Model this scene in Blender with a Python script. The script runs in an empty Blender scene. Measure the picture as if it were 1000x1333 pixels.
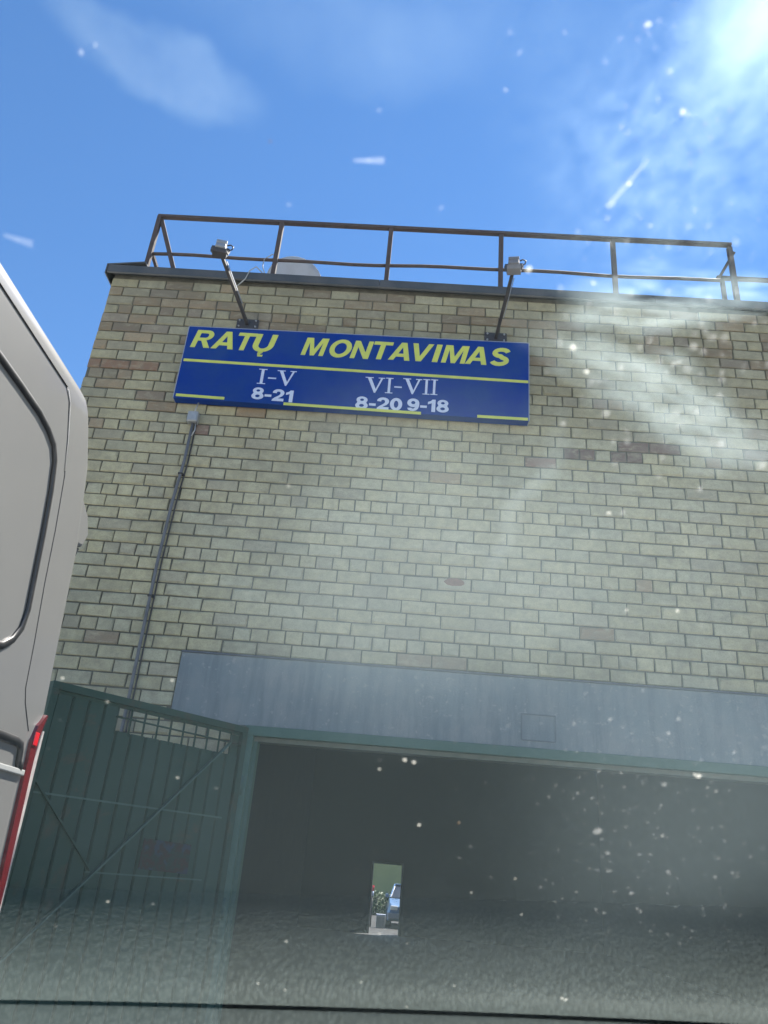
import bpy, bmesh, math, random
from mathutils import Vector, Matrix

rnd = random.Random(7)
SC = bpy.context.scene
COL = SC.collection
PI = math.pi

# ------------------------------------------------------------------ camera
CAM = Vector((0.1268, -5.5662, 1.4988))
RIGHT = Vector((0.99693423, 0.00467622, 0.07810429))
UP = Vector((-0.06843771, -0.43174105, 0.89939755))
FWD = Vector((-0.03792661, 0.90198548, 0.4300974))
cd = bpy.data.cameras.new('camera')
cd.lens = 27.0
cd.sensor_width = 36.0
cd.clip_start = 0.02
cd.clip_end = 2000.0
cd.dof.use_dof = True
cd.dof.focus_distance = 7.0
cd.dof.aperture_fstop = 11.5
cam = bpy.data.objects.new('camera', cd)
COL.objects.link(cam)
m3 = Matrix((RIGHT, UP, -FWD)).transposed()
cam.matrix_world = Matrix.Translation(CAM) @ m3.to_4x4()
SC.camera = cam

# ------------------------------------------------------------------ sky, sun, exposure
SUN_EL, SUN_AZ = math.radians(57.5), math.radians(38.5)     # azimuth from +Y towards +X
SUN_DIR = Vector((math.sin(SUN_AZ) * math.cos(SUN_EL), math.cos(SUN_AZ) * math.cos(SUN_EL), math.sin(SUN_EL)))
world = bpy.data.worlds.new('World')
SC.world = world
world.use_nodes = True
wt = world.node_tree
wt.nodes.clear()
wo = wt.nodes.new('ShaderNodeOutputWorld')
bg = wt.nodes.new('ShaderNodeBackground')
sky = wt.nodes.new('ShaderNodeTexSky')
sky.sky_type = 'NISHITA'
sky.sun_disc = False
sky.sun_elevation = SUN_EL
sky.sun_rotation = SUN_AZ
sky.altitude = 100
sky.air_density = 1.0
sky.dust_density = 0.0
sky.ozone_density = 4.0
bg.inputs['Strength'].default_value = 0.072
hs = wt.nodes.new('ShaderNodeHueSaturation')
hs.inputs['Saturation'].default_value = 1.14
wt.links.new(sky.outputs[0], hs.inputs['Color'])
wt.links.new(hs.outputs[0], bg.inputs[0])
wt.links.new(bg.outputs[0], wo.inputs[0])

sl = bpy.data.lights.new('sun', 'SUN')
sl.energy = 5.0
sl.angle = math.radians(0.53)
sl.color = (1.0, 0.95, 0.87)
so = bpy.data.objects.new('sun', sl)
so.rotation_euler = SUN_DIR.to_track_quat('Z', 'Y').to_euler()
so.location = SUN_DIR * 60
COL.objects.link(so)

SC.view_settings.view_transform = 'Standard'
SC.view_settings.look = 'None'
SC.view_settings.exposure = 1.5
SC.view_settings.gamma = 1.0
SC.view_settings.use_curve_mapping = False
SC.render.engine = 'CYCLES'
SC.cycles.use_denoising = True
SC.cycles.max_bounces = 8
SC.cycles.diffuse_bounces = 5
SC.cycles.volume_bounces = 0
SC.cycles.transparent_max_bounces = 16
SC.cycles.sample_clamp_indirect = 4.0

# ------------------------------------------------------------------ helpers
def tag(o, label=None, cat=None, group=None, kind=None):
    if label: o['label'] = label
    if cat: o['category'] = cat
    if group: o['group'] = group
    if kind: o['kind'] = kind
    return o

def thing(name, label, cat, loc=(0, 0, 0), rotz=0.0, group=None):
    o = bpy.data.objects.new(name, None)
    o.empty_display_size = 0.2
    COL.objects.link(o)
    o.location = loc
    o.rotation_euler = (0, 0, rotz)
    return tag(o, label, cat, group)

class MB:
    """collects shapes into one mesh"""
    def __init__(self):
        self.v, self.f, self.mi, self.sm = [], [], [], []
        self.cur = 0
        self.smooth = False
    def add(self, vs, fs):
        b = len(self.v)
        self.v += [tuple(p) for p in vs]
        for f in fs:
            self.f.append(tuple(b + i for i in f)); self.mi.append(self.cur); self.sm.append(self.smooth)
    def box(self, lo, hi, M=None):
        x0, y0, z0 = lo; x1, y1, z1 = hi
        vs = [Vector(p) for p in ((x0,y0,z0),(x1,y0,z0),(x1,y1,z0),(x0,y1,z0),(x0,y0,z1),(x1,y0,z1),(x1,y1,z1),(x0,y1,z1))]
        if M is not None: vs = [M @ p for p in vs]
        self.add(vs, [(0,3,2,1),(4,5,6,7),(0,1,5,4),(1,2,6,5),(2,3,7,6),(3,0,4,7)])
        return self
    def bar(self, a, b, w, h, upv=(0,0,1)):
        a, b = Vector(a), Vector(b)
        d = (b - a).normalized()
        u = Vector(upv)
        s = d.cross(u)
        if s.length < 1e-4: s = d.cross(Vector((1,0,0)))
        s.normalize(); t = s.cross(d)
        s *= w/2; t *= h/2
        vs = [a-s-t, a+s-t, a+s+t, a-s+t, b-s-t, b+s-t, b+s+t, b-s+t]
        self.add(vs, [(0,1,2,3)[::-1],(4,5,6,7),(0,1,5,4),(1,2,6,5),(2,3,7,6),(3,0,4,7)])
        return self
    def tube(self, pts, r, n=8, cap=True, flat=1.0, flatdir=None):
        pts = [Vector(p) for p in pts]
        rs = r if isinstance(r, (list, tuple)) else [r]*len(pts)
        rings = []
        prev = None
        for i, p in enumerate(pts):
            d = (pts[min(i+1, len(pts)-1)] - pts[max(i-1, 0)]).normalized()
            if flatdir is not None:
                s = Vector(flatdir); s = (s - d*s.dot(d)).normalized()
            elif prev is None:
                s = d.cross(Vector((0,0,1)))
                if s.length < 1e-3: s = d.cross(Vector((1,0,0)))
                s.normalize()
            else:
                s = (prev - d*prev.dot(d)).normalized()
            prev = s
            t = d.cross(s)
            rings.append([p + (s*math.cos(2*PI*k/n)*flat + t*math.sin(2*PI*k/n))*rs[i] for k in range(n)])
        vs = [q for r_ in rings for q in r_]
        fs = []
        for i in range(len(pts)-1):
            for k in range(n):
                k2 = (k+1) % n
                fs.append((i*n+k, i*n+k2, (i+1)*n+k2, (i+1)*n+k))
        if cap:
            fs.append(tuple(range(n))[::-1]); fs.append(tuple((len(pts)-1)*n+k for k in range(n)))
        s0 = self.smooth; self.smooth = True
        self.add(vs, fs)
        self.smooth = s0
        return self
    def prism(self, poly, y0, y1, plane='xz', M=None):
        """closed 2-D outline pushed from y0 to y1"""
        n = len(poly)
        def P(a, b, y):
            q = {'xz': (a, y, b), 'yz': (y, a, b), 'xy': (a, b, y)}[plane]
            q = Vector(q)
            return M @ q if M is not None else q
        vs = [P(a, b, y0) for a, b in poly] + [P(a, b, y1) for a, b in poly]
        fs = [tuple(range(n))[::-1], tuple(range(n, 2*n))] + [(k, (k+1) % n, n+(k+1) % n, n+k) for k in range(n)]
        self.add(vs, fs)
        return self
    def mesh(self, name, mats):
        me = bpy.data.meshes.new(name)
        me.from_pydata(self.v, [], self.f)
        if not isinstance(mats, (list, tuple)): mats = [mats]
        for m in mats: me.materials.append(m)
        me.polygons.foreach_set('material_index', self.mi)
        me.polygons.foreach_set('use_smooth', self.sm)
        bm = bmesh.new(); bm.from_mesh(me)
        bmesh.ops.recalc_face_normals(bm, faces=bm.faces)
        bm.to_mesh(me); bm.free()
        me.update()
        return me
    def build(self, name, mats, parent=None, bevel=0.0, seg=2, loc=None):
        o = bpy.data.objects.new(name, self.mesh(name, mats))
        COL.objects.link(o)
        if parent is not None: o.parent = parent
        if loc is not None: o.location = loc
        if bevel > 0:
            b = o.modifiers.new('bevel', 'BEVEL'); b.width = bevel; b.segments = seg; b.limit_method = 'ANGLE'; b.angle_limit = math.radians(40)
        return o

def structure(o): 
    o['kind'] = 'structure'
    return o

# ------------------------------------------------------------------ materials
def nmat(name):
    m = bpy.data.materials.new(name); m.use_nodes = True
    nt = m.node_tree
    p = nt.nodes['Principled BSDF']
    return m, nt, p

def N(nt, t, **kw):
    n = nt.nodes.new(t)
    for k, v in kw.items():
        if k in ('i',):
            for a, b in v.items(): n.inputs[a].default_value = b
        else: setattr(n, k, v)
    return n

def mix(nt, fac, a, b, mode='MIX'):
    n = nt.nodes.new('ShaderNodeMix'); n.data_type = 'RGBA'; n.blend_type = mode
    for sock, val in ((n.inputs['Factor'], fac), (n.inputs[6], a), (n.inputs[7], b)):
        if isinstance(val, bpy.types.NodeSocket): nt.links.new(val, sock)
        elif isinstance(val, (int, float)): sock.default_value = val
        else: sock.default_value = (*val, 1) if len(val) == 3 else val
    return n.outputs[2]

def math_(nt, op, a, b=None, c=None, clamp=False):
    n = nt.nodes.new('ShaderNodeMath'); n.operation = op; n.use_clamp = clamp
    for i, val in enumerate((a, b, c)):
        if val is None: continue
        if isinstance(val, bpy.types.NodeSocket): nt.links.new(val, n.inputs[i])
        else: n.inputs[i].default_value = val
    return n.outputs[0]

def ramp(nt, src, stops):
    n = nt.nodes.new('ShaderNodeValToRGB')
    e = n.color_ramp.elements
    while len(e) < len(stops): e.new(0.5)
    for q, (p, c) in zip(e, stops):
        q.position = p; q.color = (c, c, c, 1) if isinstance(c, (int, float)) else (*c, 1)
    nt.links.new(src, n.inputs[0])
    return n.outputs[0]

def noise(nt, vec, scale, detail=4, rough=0.55, dist=0.0):
    n = nt.nodes.new('ShaderNodeTexNoise')
    n.inputs['Scale'].default_value = scale; n.inputs['Detail'].default_value = detail
    n.inputs['Roughness'].default_value = rough; n.inputs['Distortion'].default_value = dist
    if vec is not None: nt.links.new(vec, n.inputs['Vector'])
    return n.outputs[0]

def world_pos(nt):
    return nt.nodes.new('ShaderNodeNewGeometry').outputs['Position']

def scaled(nt, vec, s):
    n = nt.nodes.new('ShaderNodeMapping'); n.inputs['Scale'].default_value = s
    nt.links.new(vec, n.inputs['Vector'])
    return n.outputs[0]

def bump(nt, p, h, strength=0.3, dist=0.01):
    b = nt.nodes.new('ShaderNodeBump'); b.inputs['Strength'].default_value = strength; b.inputs['Distance'].default_value = dist
    nt.links.new(h, b.inputs['Height']); nt.links.new(b.outputs[0], p.inputs['Normal'])

def worn(name, col, col2, rough=0.6, scale=6, amount=0.6, metal=0.0, bmp=0.15, bscale=60, coat=0.0, vert=1.0):
    """paint or plain material with patchy second tone and fine relief"""
    m, nt, p = nmat(name)
    g = world_pos(nt)
    v = scaled(nt, g, (1, 1, vert)) if vert != 1.0 else g
    a = noise(nt, v, scale, 6, 0.6)
    f = ramp(nt, a, [(0.40, 0.0), (0.68, amount)])
    c = mix(nt, f, col, col2)
    fine = noise(nt, g, bscale, 3)
    c = mix(nt, math_(nt, 'MULTIPLY', fine, 0.25), c, tuple(x*0.6 for x in col))
    nt.links.new(c, p.inputs['Base Color'])
    r = math_(nt, 'MULTIPLY_ADD', a, 0.25, rough - 0.12, clamp=True)
    nt.links.new(r, p.inputs['Roughness'])
    p.inputs['Metallic'].default_value = metal
    p.inputs['Coat Weight'].default_value = coat
    if bmp > 0: bump(nt, p, fine, bmp, 0.004)
    return m

def brick_material(name, use_attr):
    m, nt, p = nmat(name)
    if use_attr:
        a = nt.nodes.new('ShaderNodeAttribute'); a.attribute_name = 'brick_tint'; tint = a.outputs['Color']
    else:
        tint = nt.nodes.new('ShaderNodeObjectInfo').outputs['Color']
    g = world_pos(nt)
    fine = noise(nt, g, 95, 4, 0.65)
    mid = noise(nt, g, 16, 5, 0.6)
    big = noise(nt, scaled(nt, g, (1, 1, .6)), 1.6, 4, 0.6, .3)
    c = mix(nt, ramp(nt, mid, [(.38, 0.0), (.72, .62)]), tint, (0.23, 0.215, 0.165), 'MIX')
    c = mix(nt, ramp(nt, noise(nt, scaled(nt, g, (1, 1, 2.2)), 7, 5, .65, .4), [(.50, 0.0), (.72, .5)]), c, (.50, .48, .34))
    c = mix(nt, ramp(nt, fine, [(.3, .30), (.55, 0.0)]), c, (0.10, 0.10, 0.08))
    c = mix(nt, ramp(nt, big, [(.42, 0.0), (.75, .42)]), c, (0.115, 0.11, 0.095))
    # darker tone on the upper courses, thinning downwards and broken up
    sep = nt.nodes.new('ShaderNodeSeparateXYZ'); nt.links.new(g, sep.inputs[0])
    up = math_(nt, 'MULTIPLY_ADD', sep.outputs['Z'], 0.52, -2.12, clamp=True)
    top_dark = math_(nt, 'MULTIPLY', up, ramp(nt, noise(nt, scaled(nt, g, (1, 1, .5)), 2.3, 5), [(.3, .42), (.7, .86)]))
    c = mix(nt, top_dark, c, mix(nt, .62, c, (0.098, 0.092, 0.062)))
    nt.links.new(c, p.inputs['Base Color'])
    p.inputs['Roughness'].default_value = 0.9
    p.inputs['Specular IOR Level'].default_value = 0.25
    bump(nt, p, math_(nt, 'ADD', fine, mid), 0.35, 0.004)
    return m

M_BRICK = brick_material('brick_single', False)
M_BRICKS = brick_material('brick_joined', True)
M_MORTAR = worn('mortar', (.075, .076, .063), (.15, .146, .12), .95, 9, .8, bmp=.5, bscale=140)
M_LINTEL = worn('lintel_paint', (.155, .196, .215), (.215, .238, .245), .8, 3.5, .9, bmp=.5, bscale=70)
nt = M_LINTEL.node_tree; p = nt.nodes['Principled BSDF']; lk = p.inputs['Base Color'].links[0].from_socket
dr = ramp(nt, noise(nt, scaled(nt, world_pos(nt), (9, 9, .9)), 1.6, 6, .65), [(.46, 0), (.66, .55)])
pt = ramp(nt, noise(nt, world_pos(nt), 22, 6, .7), [(.60, 0), (.64, .7)])
c_ = mix(nt, dr, lk, (.095, .125, .15))
nt.links.new(mix(nt, pt, c_, (.24, .26, .26)), p.inputs['Base Color'])
M_CAP = worn('roof_flashing', (.055, .063, .070), (.10, .10, .10), .55, 4, .8, metal=.2, bmp=.1)
M_GREEN = worn('frame_green', (.036, .100, .078), (.06, .128, .104), .6, 8, .8, bmp=.2)
M_GATE = worn('gate_green', (.008, .040, .027), (.014, .052, .036), .75, 5, .8, bmp=.2, vert=.4)
nt = M_GATE.node_tree; p = nt.nodes['Principled BSDF']; lk = p.inputs['Base Color'].links[0].from_socket
rs = ramp(nt, noise(nt, world_pos(nt), 4.5, 7, .7, .4), [(.56, 0), (.70, .75)])
nt.links.new(mix(nt, rs, lk, (.050, .040, .022)), p.inputs['Base Color'])
M_GATE2 = worn('gate_green_worn', (.028, .080, .064), (.05, .10, .08), .6, 14, .9, bmp=.2)
M_RUST = worn('railing_rust', (.062, .045, .043), (.040, .036, .040), .8, 14, .8, bmp=.4, bscale=120)
M_GALV = worn('galvanised', (.36, .38, .39), (.26, .27, .28), .5, 18, .6, metal=.5, bmp=.1)
M_DARKM = worn('dark_metal', (.030, .030, .034), (.06, .05, .048), .55, 20, .6, bmp=.15)
M_PIPE = worn('conduit_grey', (.115, .122, .135), (.075, .08, .09), .5, 10, .8, bmp=.1)
M_GLASSD = worn('dark_glass', (.03, .035, .045), (.04, .045, .05), .15, 4, .3, bmp=0)
M_BLUE = worn('sign_blue', (.002, .031, .215), (.012, .050, .195), .6, 3.5, .9, bmp=.03, bscale=30)
M_BLUE.node_tree.nodes['Principled BSDF'].inputs['Specular IOR Level'].default_value = .07
M_YEL = worn('sign_yellow', (.50, .55, .10), (.40, .46, .11), .55, 14, .7, bmp=.05)
M_WHT = worn('sign_white', (.50, .57, .70), (.40, .47, .62), .55, 18, .7, bmp=.05)
M_ALU = worn('sign_edge', (.34, .37, .42), (.24, .26, .30), .45, 10, .6, metal=.5, bmp=.05)
M_RUBBER = worn('black_rubber', (.012, .012, .014), (.02, .02, .022), .38, 12, .5, bmp=.04)
M_DISH = worn('dish_grey', (.42, .43, .44), (.33, .33, .33), .6, 5, .7, bmp=.05)
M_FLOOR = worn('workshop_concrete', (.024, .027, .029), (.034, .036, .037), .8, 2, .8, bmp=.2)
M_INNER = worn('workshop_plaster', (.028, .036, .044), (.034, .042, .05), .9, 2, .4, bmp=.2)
M_YARD = worn('yard_concrete', (.42, .40, .36), (.47, .45, .41), .9, .8, .8, bmp=.3)
M_DIRT = worn('dirt_pale', (.55, .57, .56), (.7, .7, .68), .9, 30, .5, bmp=0)

# ------------------------------------------------------------------ ground
def sheet(name, x0, x1, y0, y1, z, mat):
    mb = MB(); mb.add([(x0,y0,z),(x1,y0,z),(x1,y1,z),(x0,y1,z)], [(0,1,2,3)])
    return structure(mb.build(name, mat))
sheet('ground', -400, 400, -400, 400, 0.0, M_YARD)
sheet('rear_yard', -60, 60, 20.9, 140, 0.004, worn('dim_ground', (.020, .020, .020), (.03, .03, .029), .9, 1.5, .8, bmp=.3))  # dark sheet added to dim the sunlit ground beyond the far doorway
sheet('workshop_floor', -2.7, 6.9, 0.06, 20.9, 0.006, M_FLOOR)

# ------------------------------------------------------------------ brick building
XL, XR, ZT = -2.845, 7.0, 6.45
OX0, OX1, OZ = -0.885, 3.32, 2.335          # clear doorway
LX0, LZ0, LZ1 = -1.503, 2.40, 2.905         # painted lintel band
LX1 = 3.75
YM = 0.012                                   # mortar plane; brick faces stand at y = 0
bld = thing('brick_building', 'tall yellow brick workshop with painted lintel over a wide dark doorway', 'building', (0, 0, 0))
w = MB()
w.box((XL+.004, YM, 0), (OX0-.06, .38, ZT))
w.box((OX1+.06, YM, 0), (XR, .38, ZT))
w.box((OX0-.06, YM, OZ+.06), (OX1+.06, .38, ZT))
wall = w.build('wall', M_MORTAR, bld)
w = MB(); w.box((XL+.004, .38, 0), (XL+.3, 21.0, ZT)); w.box((XR-.3, .38, 0), (XR, 21.0, ZT))
w.build('side_wall', M_MORTAR, bld)
DX0, DX1, DZ = -0.345, 0.535, 1.93           # far doorway
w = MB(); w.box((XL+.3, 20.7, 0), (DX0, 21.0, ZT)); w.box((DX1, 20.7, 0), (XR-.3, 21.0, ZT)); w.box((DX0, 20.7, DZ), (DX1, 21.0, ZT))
w.build('rear_wall', M_INNER, bld)
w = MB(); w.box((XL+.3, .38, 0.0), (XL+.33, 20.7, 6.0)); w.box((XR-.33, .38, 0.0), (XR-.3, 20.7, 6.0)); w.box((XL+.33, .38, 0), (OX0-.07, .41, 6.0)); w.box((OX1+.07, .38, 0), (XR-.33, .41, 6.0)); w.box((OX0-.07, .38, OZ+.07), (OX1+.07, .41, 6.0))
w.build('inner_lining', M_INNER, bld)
w = MB(); w.box((XL, .0, ZT), (XR, 21.0, 6.54)); w.build('roof', M_CAP, bld)

PC = 0.10273
PH = {1:.077,3:.238,4:.128,5:.085,6:.229,7:.091,9:.108,10:.222,11:.098,12:.228,14:.244,15:.118,16:.238,17:.109,18:.24,20:.234,21:.11,22:.251,23:.129,25:.13,26:.254,27:.134,28:.003,29:.139,30:.005,32:.005,33:.141,34:.007,35:.146}
HD = {2:.017,8:.048,13:.043,19:.042,24:.043,31:.014}
for n in range(-28, 1):
    if n in (-4, -10, -15, -21, -27): HD[n] = rnd.uniform(0, .13)
    else: PH[n] = (.08 if n % 2 else .21) + rnd.uniform(-.012, .012)

def tint(x, z, n, header):
    base = Vector((.425, .40, .258))
    if rnd.random() < .35: base = Vector((.405, .395, .278))
    if rnd.random() < .10: base = Vector((.36, .34, .245))
    k = rnd.uniform(.87, 1.10)
    pb = 0.015
    if x < -1.2 and z > 4.9: pb = .12 + .35*min(1, (z-4.9)/.7)
    elif z > 5.85: pb = .26
    elif z > 4.75 and x > 1.0: pb = .10
    if rnd.random() < pb:
        base = Vector(rnd.choice([(.27, .20, .13), (.35, .265, .175), (.30, .235, .16), (.235, .185, .14), (.37, .29, .19), (.29, .25, .20)]))
    if n == 25 and x < -2.25: base = Vector((.27, .145, .095)); k = rnd.uniform(.8, 1.0)
    if n == 24 and x < -2.55: base = Vector((.27, .235, .17))
    if n == 19 and (1.33 < x < 1.60 or 1.75 < x < 1.95): base = Vector((.135, .08, .075)); k = 1
    if n == 20 and 1.70 < x < 2.2: base = Vector((.165, .105, .095)); k = 1
    if n == 18 and 1.12 < x < 1.34: base = Vector((.25, .16, .13)); k = 1
    if n == 19 and -1.78 < x < -1.62: base = Vector((.22, .14, .12)); k = 1
    if n == 1 and (.2 < x < .62): base = Vector((.31, .25, .175)); k = 1
    c = base * k
    return (c.x, c.y, c.z, 1.0)

def brick_shape(wd, ht, r, mb=None, ox=0, oz=0, big=False):
    """one brick, front at y=0, worn arrises and slightly uneven corners"""
    mb = mb or MB()
    dp = .075
    j = lambda a: r.uniform(-a, a)
    hw, hh = wd/2, ht/2
    out = [(-hw+j(.0015), -hh+j(.0018)), (hw+j(.0015), -hh+j(.0018)), (hw+j(.0015), hh+j(.0018)), (-hw+j(.0015), hh+j(.0018))]
    chip = r.randrange(9)
    ins = []
    for i, (a, b) in enumerate(out):
        e = r.uniform(.003, .0065)
        if chip == i: e = r.uniform(.010, .018)
        ins.append((a - math.copysign(e, a), b - math.copysign(e, b)))
    yf = [j(.0016) for _ in range(4)]
    vs = [(a+ox, dp, b+oz) for a, b in out] + [(a+ox, .005 + (.008 if chip == i else 0), b+oz) for i, (a, b) in enumerate(out)] + [(a+ox, yf[i], b+oz) for i, (a, b) in enumerate(ins)]
    fs = [(8, 9, 10, 11)]
    for k in range(4):
        k2 = (k+1) % 4
        fs += [(k, k2, 4+k2, 4+k), (4+k, 4+k2, 8+k2, 8+k)]
    mb.add(vs, fs)
    return mb

def hidden_by_opening(xc, z0):
    return (z0 + PC*.5 < LZ1 and LX0 - .0 < xc < LX1)

slots = []
for n in range(-28, 36):
    z0 = LZ1 + .005 + (n-1)*PC
    header = n in HD
    mod = .13 if header else .26
    ph = HD[n] if header else PH[n]
    k0 = math.floor((XL - ph)/mod)
    x = ph + k0*mod
    while x < 5.2:
        a, b = max(x + .0048, XL), x + mod - .0048
        if header is False and n == 24 and rnd.random() < .5: pass
        x += mod
        if b - a < .035: continue
        zc = z0 + PC/2
        if zc < LZ1:                     # cut round the lintel and the doorway
            if zc > LZ0 - .02:
                if b > LX0 and a < LX1:
                    if a < LX0 - .05: b = LX0 - .008
                    elif b > LX1 + .05: a = LX1 + .008
                    else: continue
            else:
                if b > OX0 - .07 and a < OX1 + .07:
                    if a < OX0 - .12: b = OX0 - .078
                    elif b > OX1 + .12: a = OX1 + .078
                    else: continue
        if zc > 6.43: continue
        slots.append((n, a, b, z0, header))

def px_size(xc, zc, wd):
    q = Vector((xc, 0, zc)) - CAM
    dep = q.dot(FWD); u = 500 + 1000*q.dot(RIGHT)/dep; v = 666.5 - 1000*q.dot(UP)/dep
    vis = 60 < u < 1010 and 340 < v < 935
    if v > 905 + (u - 1000)*.07 and u > 235: vis = False
    if vis and (-1.97 < xc < 1.0 and 4.95 < zc < 5.75): vis = False
    if vis and u < 118 + (v < 560)*(-20): vis = u > 100 and v < 500
    return (1000*wd/dep if vis else 0)
order = sorted(range(len(slots)), key=lambda i: -px_size((slots[i][1]+slots[i][2])/2, slots[i][3]+PC/2, slots[i][2]-slots[i][1]))
single = set(order[:300])
HB = PC - .0108
lib_full = [brick_shape(.2504, HB, random.Random(100+i)).mesh('brick', M_BRICK) for i in range(10)]
lib_half = [brick_shape(.1204, HB, random.Random(200+i)).mesh('brick', M_BRICK) for i in range(8)]
joined = MB(); jt = []
for i, (n, a, b, z0, header) in enumerate(slots):
    xc, zc = (a+b)/2, z0 + PC/2
    wd = b - a
    t = tint(xc, zc, n, header)
    if i in single:
        if abs(wd-.2504) < .002: me = rnd.choice(lib_full)
        elif abs(wd-.1204) < .002: me = rnd.choice(lib_half)
        else: me = brick_shape(wd, HB, rnd).mesh('brick', M_BRICK)
        o = bpy.data.objects.new('brick', me)
        COL.objects.link(o); o.parent = wall
        o.location = (xc + rnd.uniform(-.0015, .0015), rnd.uniform(-.002, .0025), zc + rnd.uniform(-.0015, .0015))
        o.rotation_euler = (0, rnd.uniform(-.004, .004), 0)
        o.color = t
    else:
        f0 = len(joined.f)
        brick_shape(wd, HB, rnd, joined, xc, zc)
        jt += [t]*(len(joined.f) - f0)
me = bpy.data.meshes.new('bricks_further_up')
me.from_pydata(joined.v, [], joined.f)
me.materials.append(M_BRICKS)
at = me.attributes.new('brick_tint', 'FLOAT_COLOR', 'FACE')
at.data.foreach_set('color', [c for t in jt for c in t])
bm = bmesh.new(); bm.from_mesh(me); bmesh.ops.recalc_face_normals(bm, faces=bm.faces); bm.to_mesh(me); bm.free()
o = bpy.data.objects.new('brickwork', me); COL.objects.link(o); o.parent = wall; o['kind'] = 'stuff'

# red scar where a brick face broke off
mb = MB(); mb.smooth = False
c0 = (0.480, 3.597)
ring = []
for k in range(14):
    an = 2*PI*k/14
    ring.append((c0[0] + .082*math.cos(an)*rnd.uniform(.9, 1.08), c0[1] + .033*math.sin(an)*rnd.uniform(.9, 1.1)))
mb.add([(x, -.001, z) for x, z in ring] + [(c0[0]+(x-c0[0])*.8, -.0045, c0[1]+(z-c0[1])*.8) for x, z in ring], [tuple(range(14, 28))] + [(k, (k+1) % 14, 14+(k+1) % 14, 14+k) for k in range(14)])
mb.build('brick_scar', worn('brick_red', (.20, .095, .07), (.15, .075, .06), .9, 30, .8, bmp=.4), wall)

# lintel band with its seam and hatch, green door frame
mb = MB(); mb.box((LX0, -.014, LZ0), (LX1, .05, LZ1 - .012))
lintel = mb.build('lintel', M_LINTEL, bld, bevel=.004)
mb = MB(); mb.box((LX0-.003, -.020, LZ1-.012), (LX1+.003, .05, LZ1+.003)); mb.build('drip_edge', worn('lintel_edge', (.085, .10, .125), (.06, .065, .075), .8, 12, .8), lintel)
mb = MB()
for a, b in (((.995, -.0165, 2.635), (1.232, -.0165, 2.635)), ((1.232, -.0165, 2.635), (1.232, -.0165, 2.455)), ((.995, -.0165, 2.635), (.995, -.0165, 2.455)), ((.995, -.0165, 2.455), (1.232, -.0165, 2.455))):
    mb.bar(a, b, .006, .006, (0, 1, 0))
mb.build('hatch_outline', worn('hatch_line', (.10, .125, .16), (.14, .17, .2), .8, 20, .9), lintel)
mb = MB(); mb.box((OX0-.06, -.03, OZ), (OX1+.06, .09, OZ+.068)); fr = mb.build('door_head', M_GREEN, bld, bevel=.004)
mb = MB(); mb.box((OX0-.055, -.028, 0), (OX0, .09, OZ)); mb.build('door_jamb', M_GREEN, bld, bevel=.004)
mb = MB(); mb.box((OX1, -.028, 0), (OX1+.055, .09, OZ)); mb.build('door_jamb', M_GREEN, bld, bevel=.004)
mb = MB(); mb.box((OX0, .03, OZ-.03), (OX1, .13, OZ)); mb.build('door_stop', worn('stop_grey_green', (.10, .125, .105), (.13, .14, .12), .7, 10, .8), bld)
mb = MB(); mb.box((OX0, .03, 0), (OX0+.028, .13, OZ-.03)); mb.build('door_stop', M_GREEN, bld)

# roof flashing in lengths
xs = [XL-.045, -.33, 2.2, 4.7, XR]
for i in range(4):
    mb = MB()
    a, b = xs[i] + (.002 if i else 0), xs[i+1] - .002
    prof = [(-.062, 6.422), (-.050, 6.412), (-.050, 6.49), (.35, 6.545), (.35, 6.56), (-.062, 6.506)]
    mb.prism(prof, a, b, 'yz')
    mb.build('flashing', M_CAP, bld)
mb = MB(); mb.prism([(XL-.062, 6.40), (XL-.05, 6.395), (XL-.05, 6.50), (XL+.3, 6.55), (XL+.3, 6.565), (XL-.062, 6.515)], -.064, 21.0, 'xz')
mb.build('flashing', M_CAP, bld)

# ------------------------------------------------------------------ letters
def arc(cx, cy, rx, ry, a0, a1, n=14):
    return [(cx + rx*math.cos(math.radians(a0+(a1-a0)*k/n)), cy + ry*math.sin(math.radians(a0+(a1-a0)*k/n))) for k in range(n+1)]
def outline(path, h):
    L, R = [], []
    for i, p in enumerate(path):
        a = Vector(path[max(i-1, 0)]); b = Vector(p); c = Vector(path[min(i+1, len(path)-1)])
        d1 = (b-a).normalized() if i else (c-b).normalized()
        d2 = (c-b).normalized() if i < len(path)-1 else d1
        nn = (Vector((-d1.y, d1.x)) + Vector((-d2.y, d2.x)))
        nn.normalize()
        k = min(1/max(nn.dot(Vector((-d1.y, d1.x))), .45), 1.6)
        L.append(tuple(b + nn*h*k)); R.append(tuple(b - nn*h*k))
    return L + R[::-1]
def ell(cx, cy, rx, ry, n=26): return arc(cx, cy, rx, ry, 0, 360 - 360/n, n-1)
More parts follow.
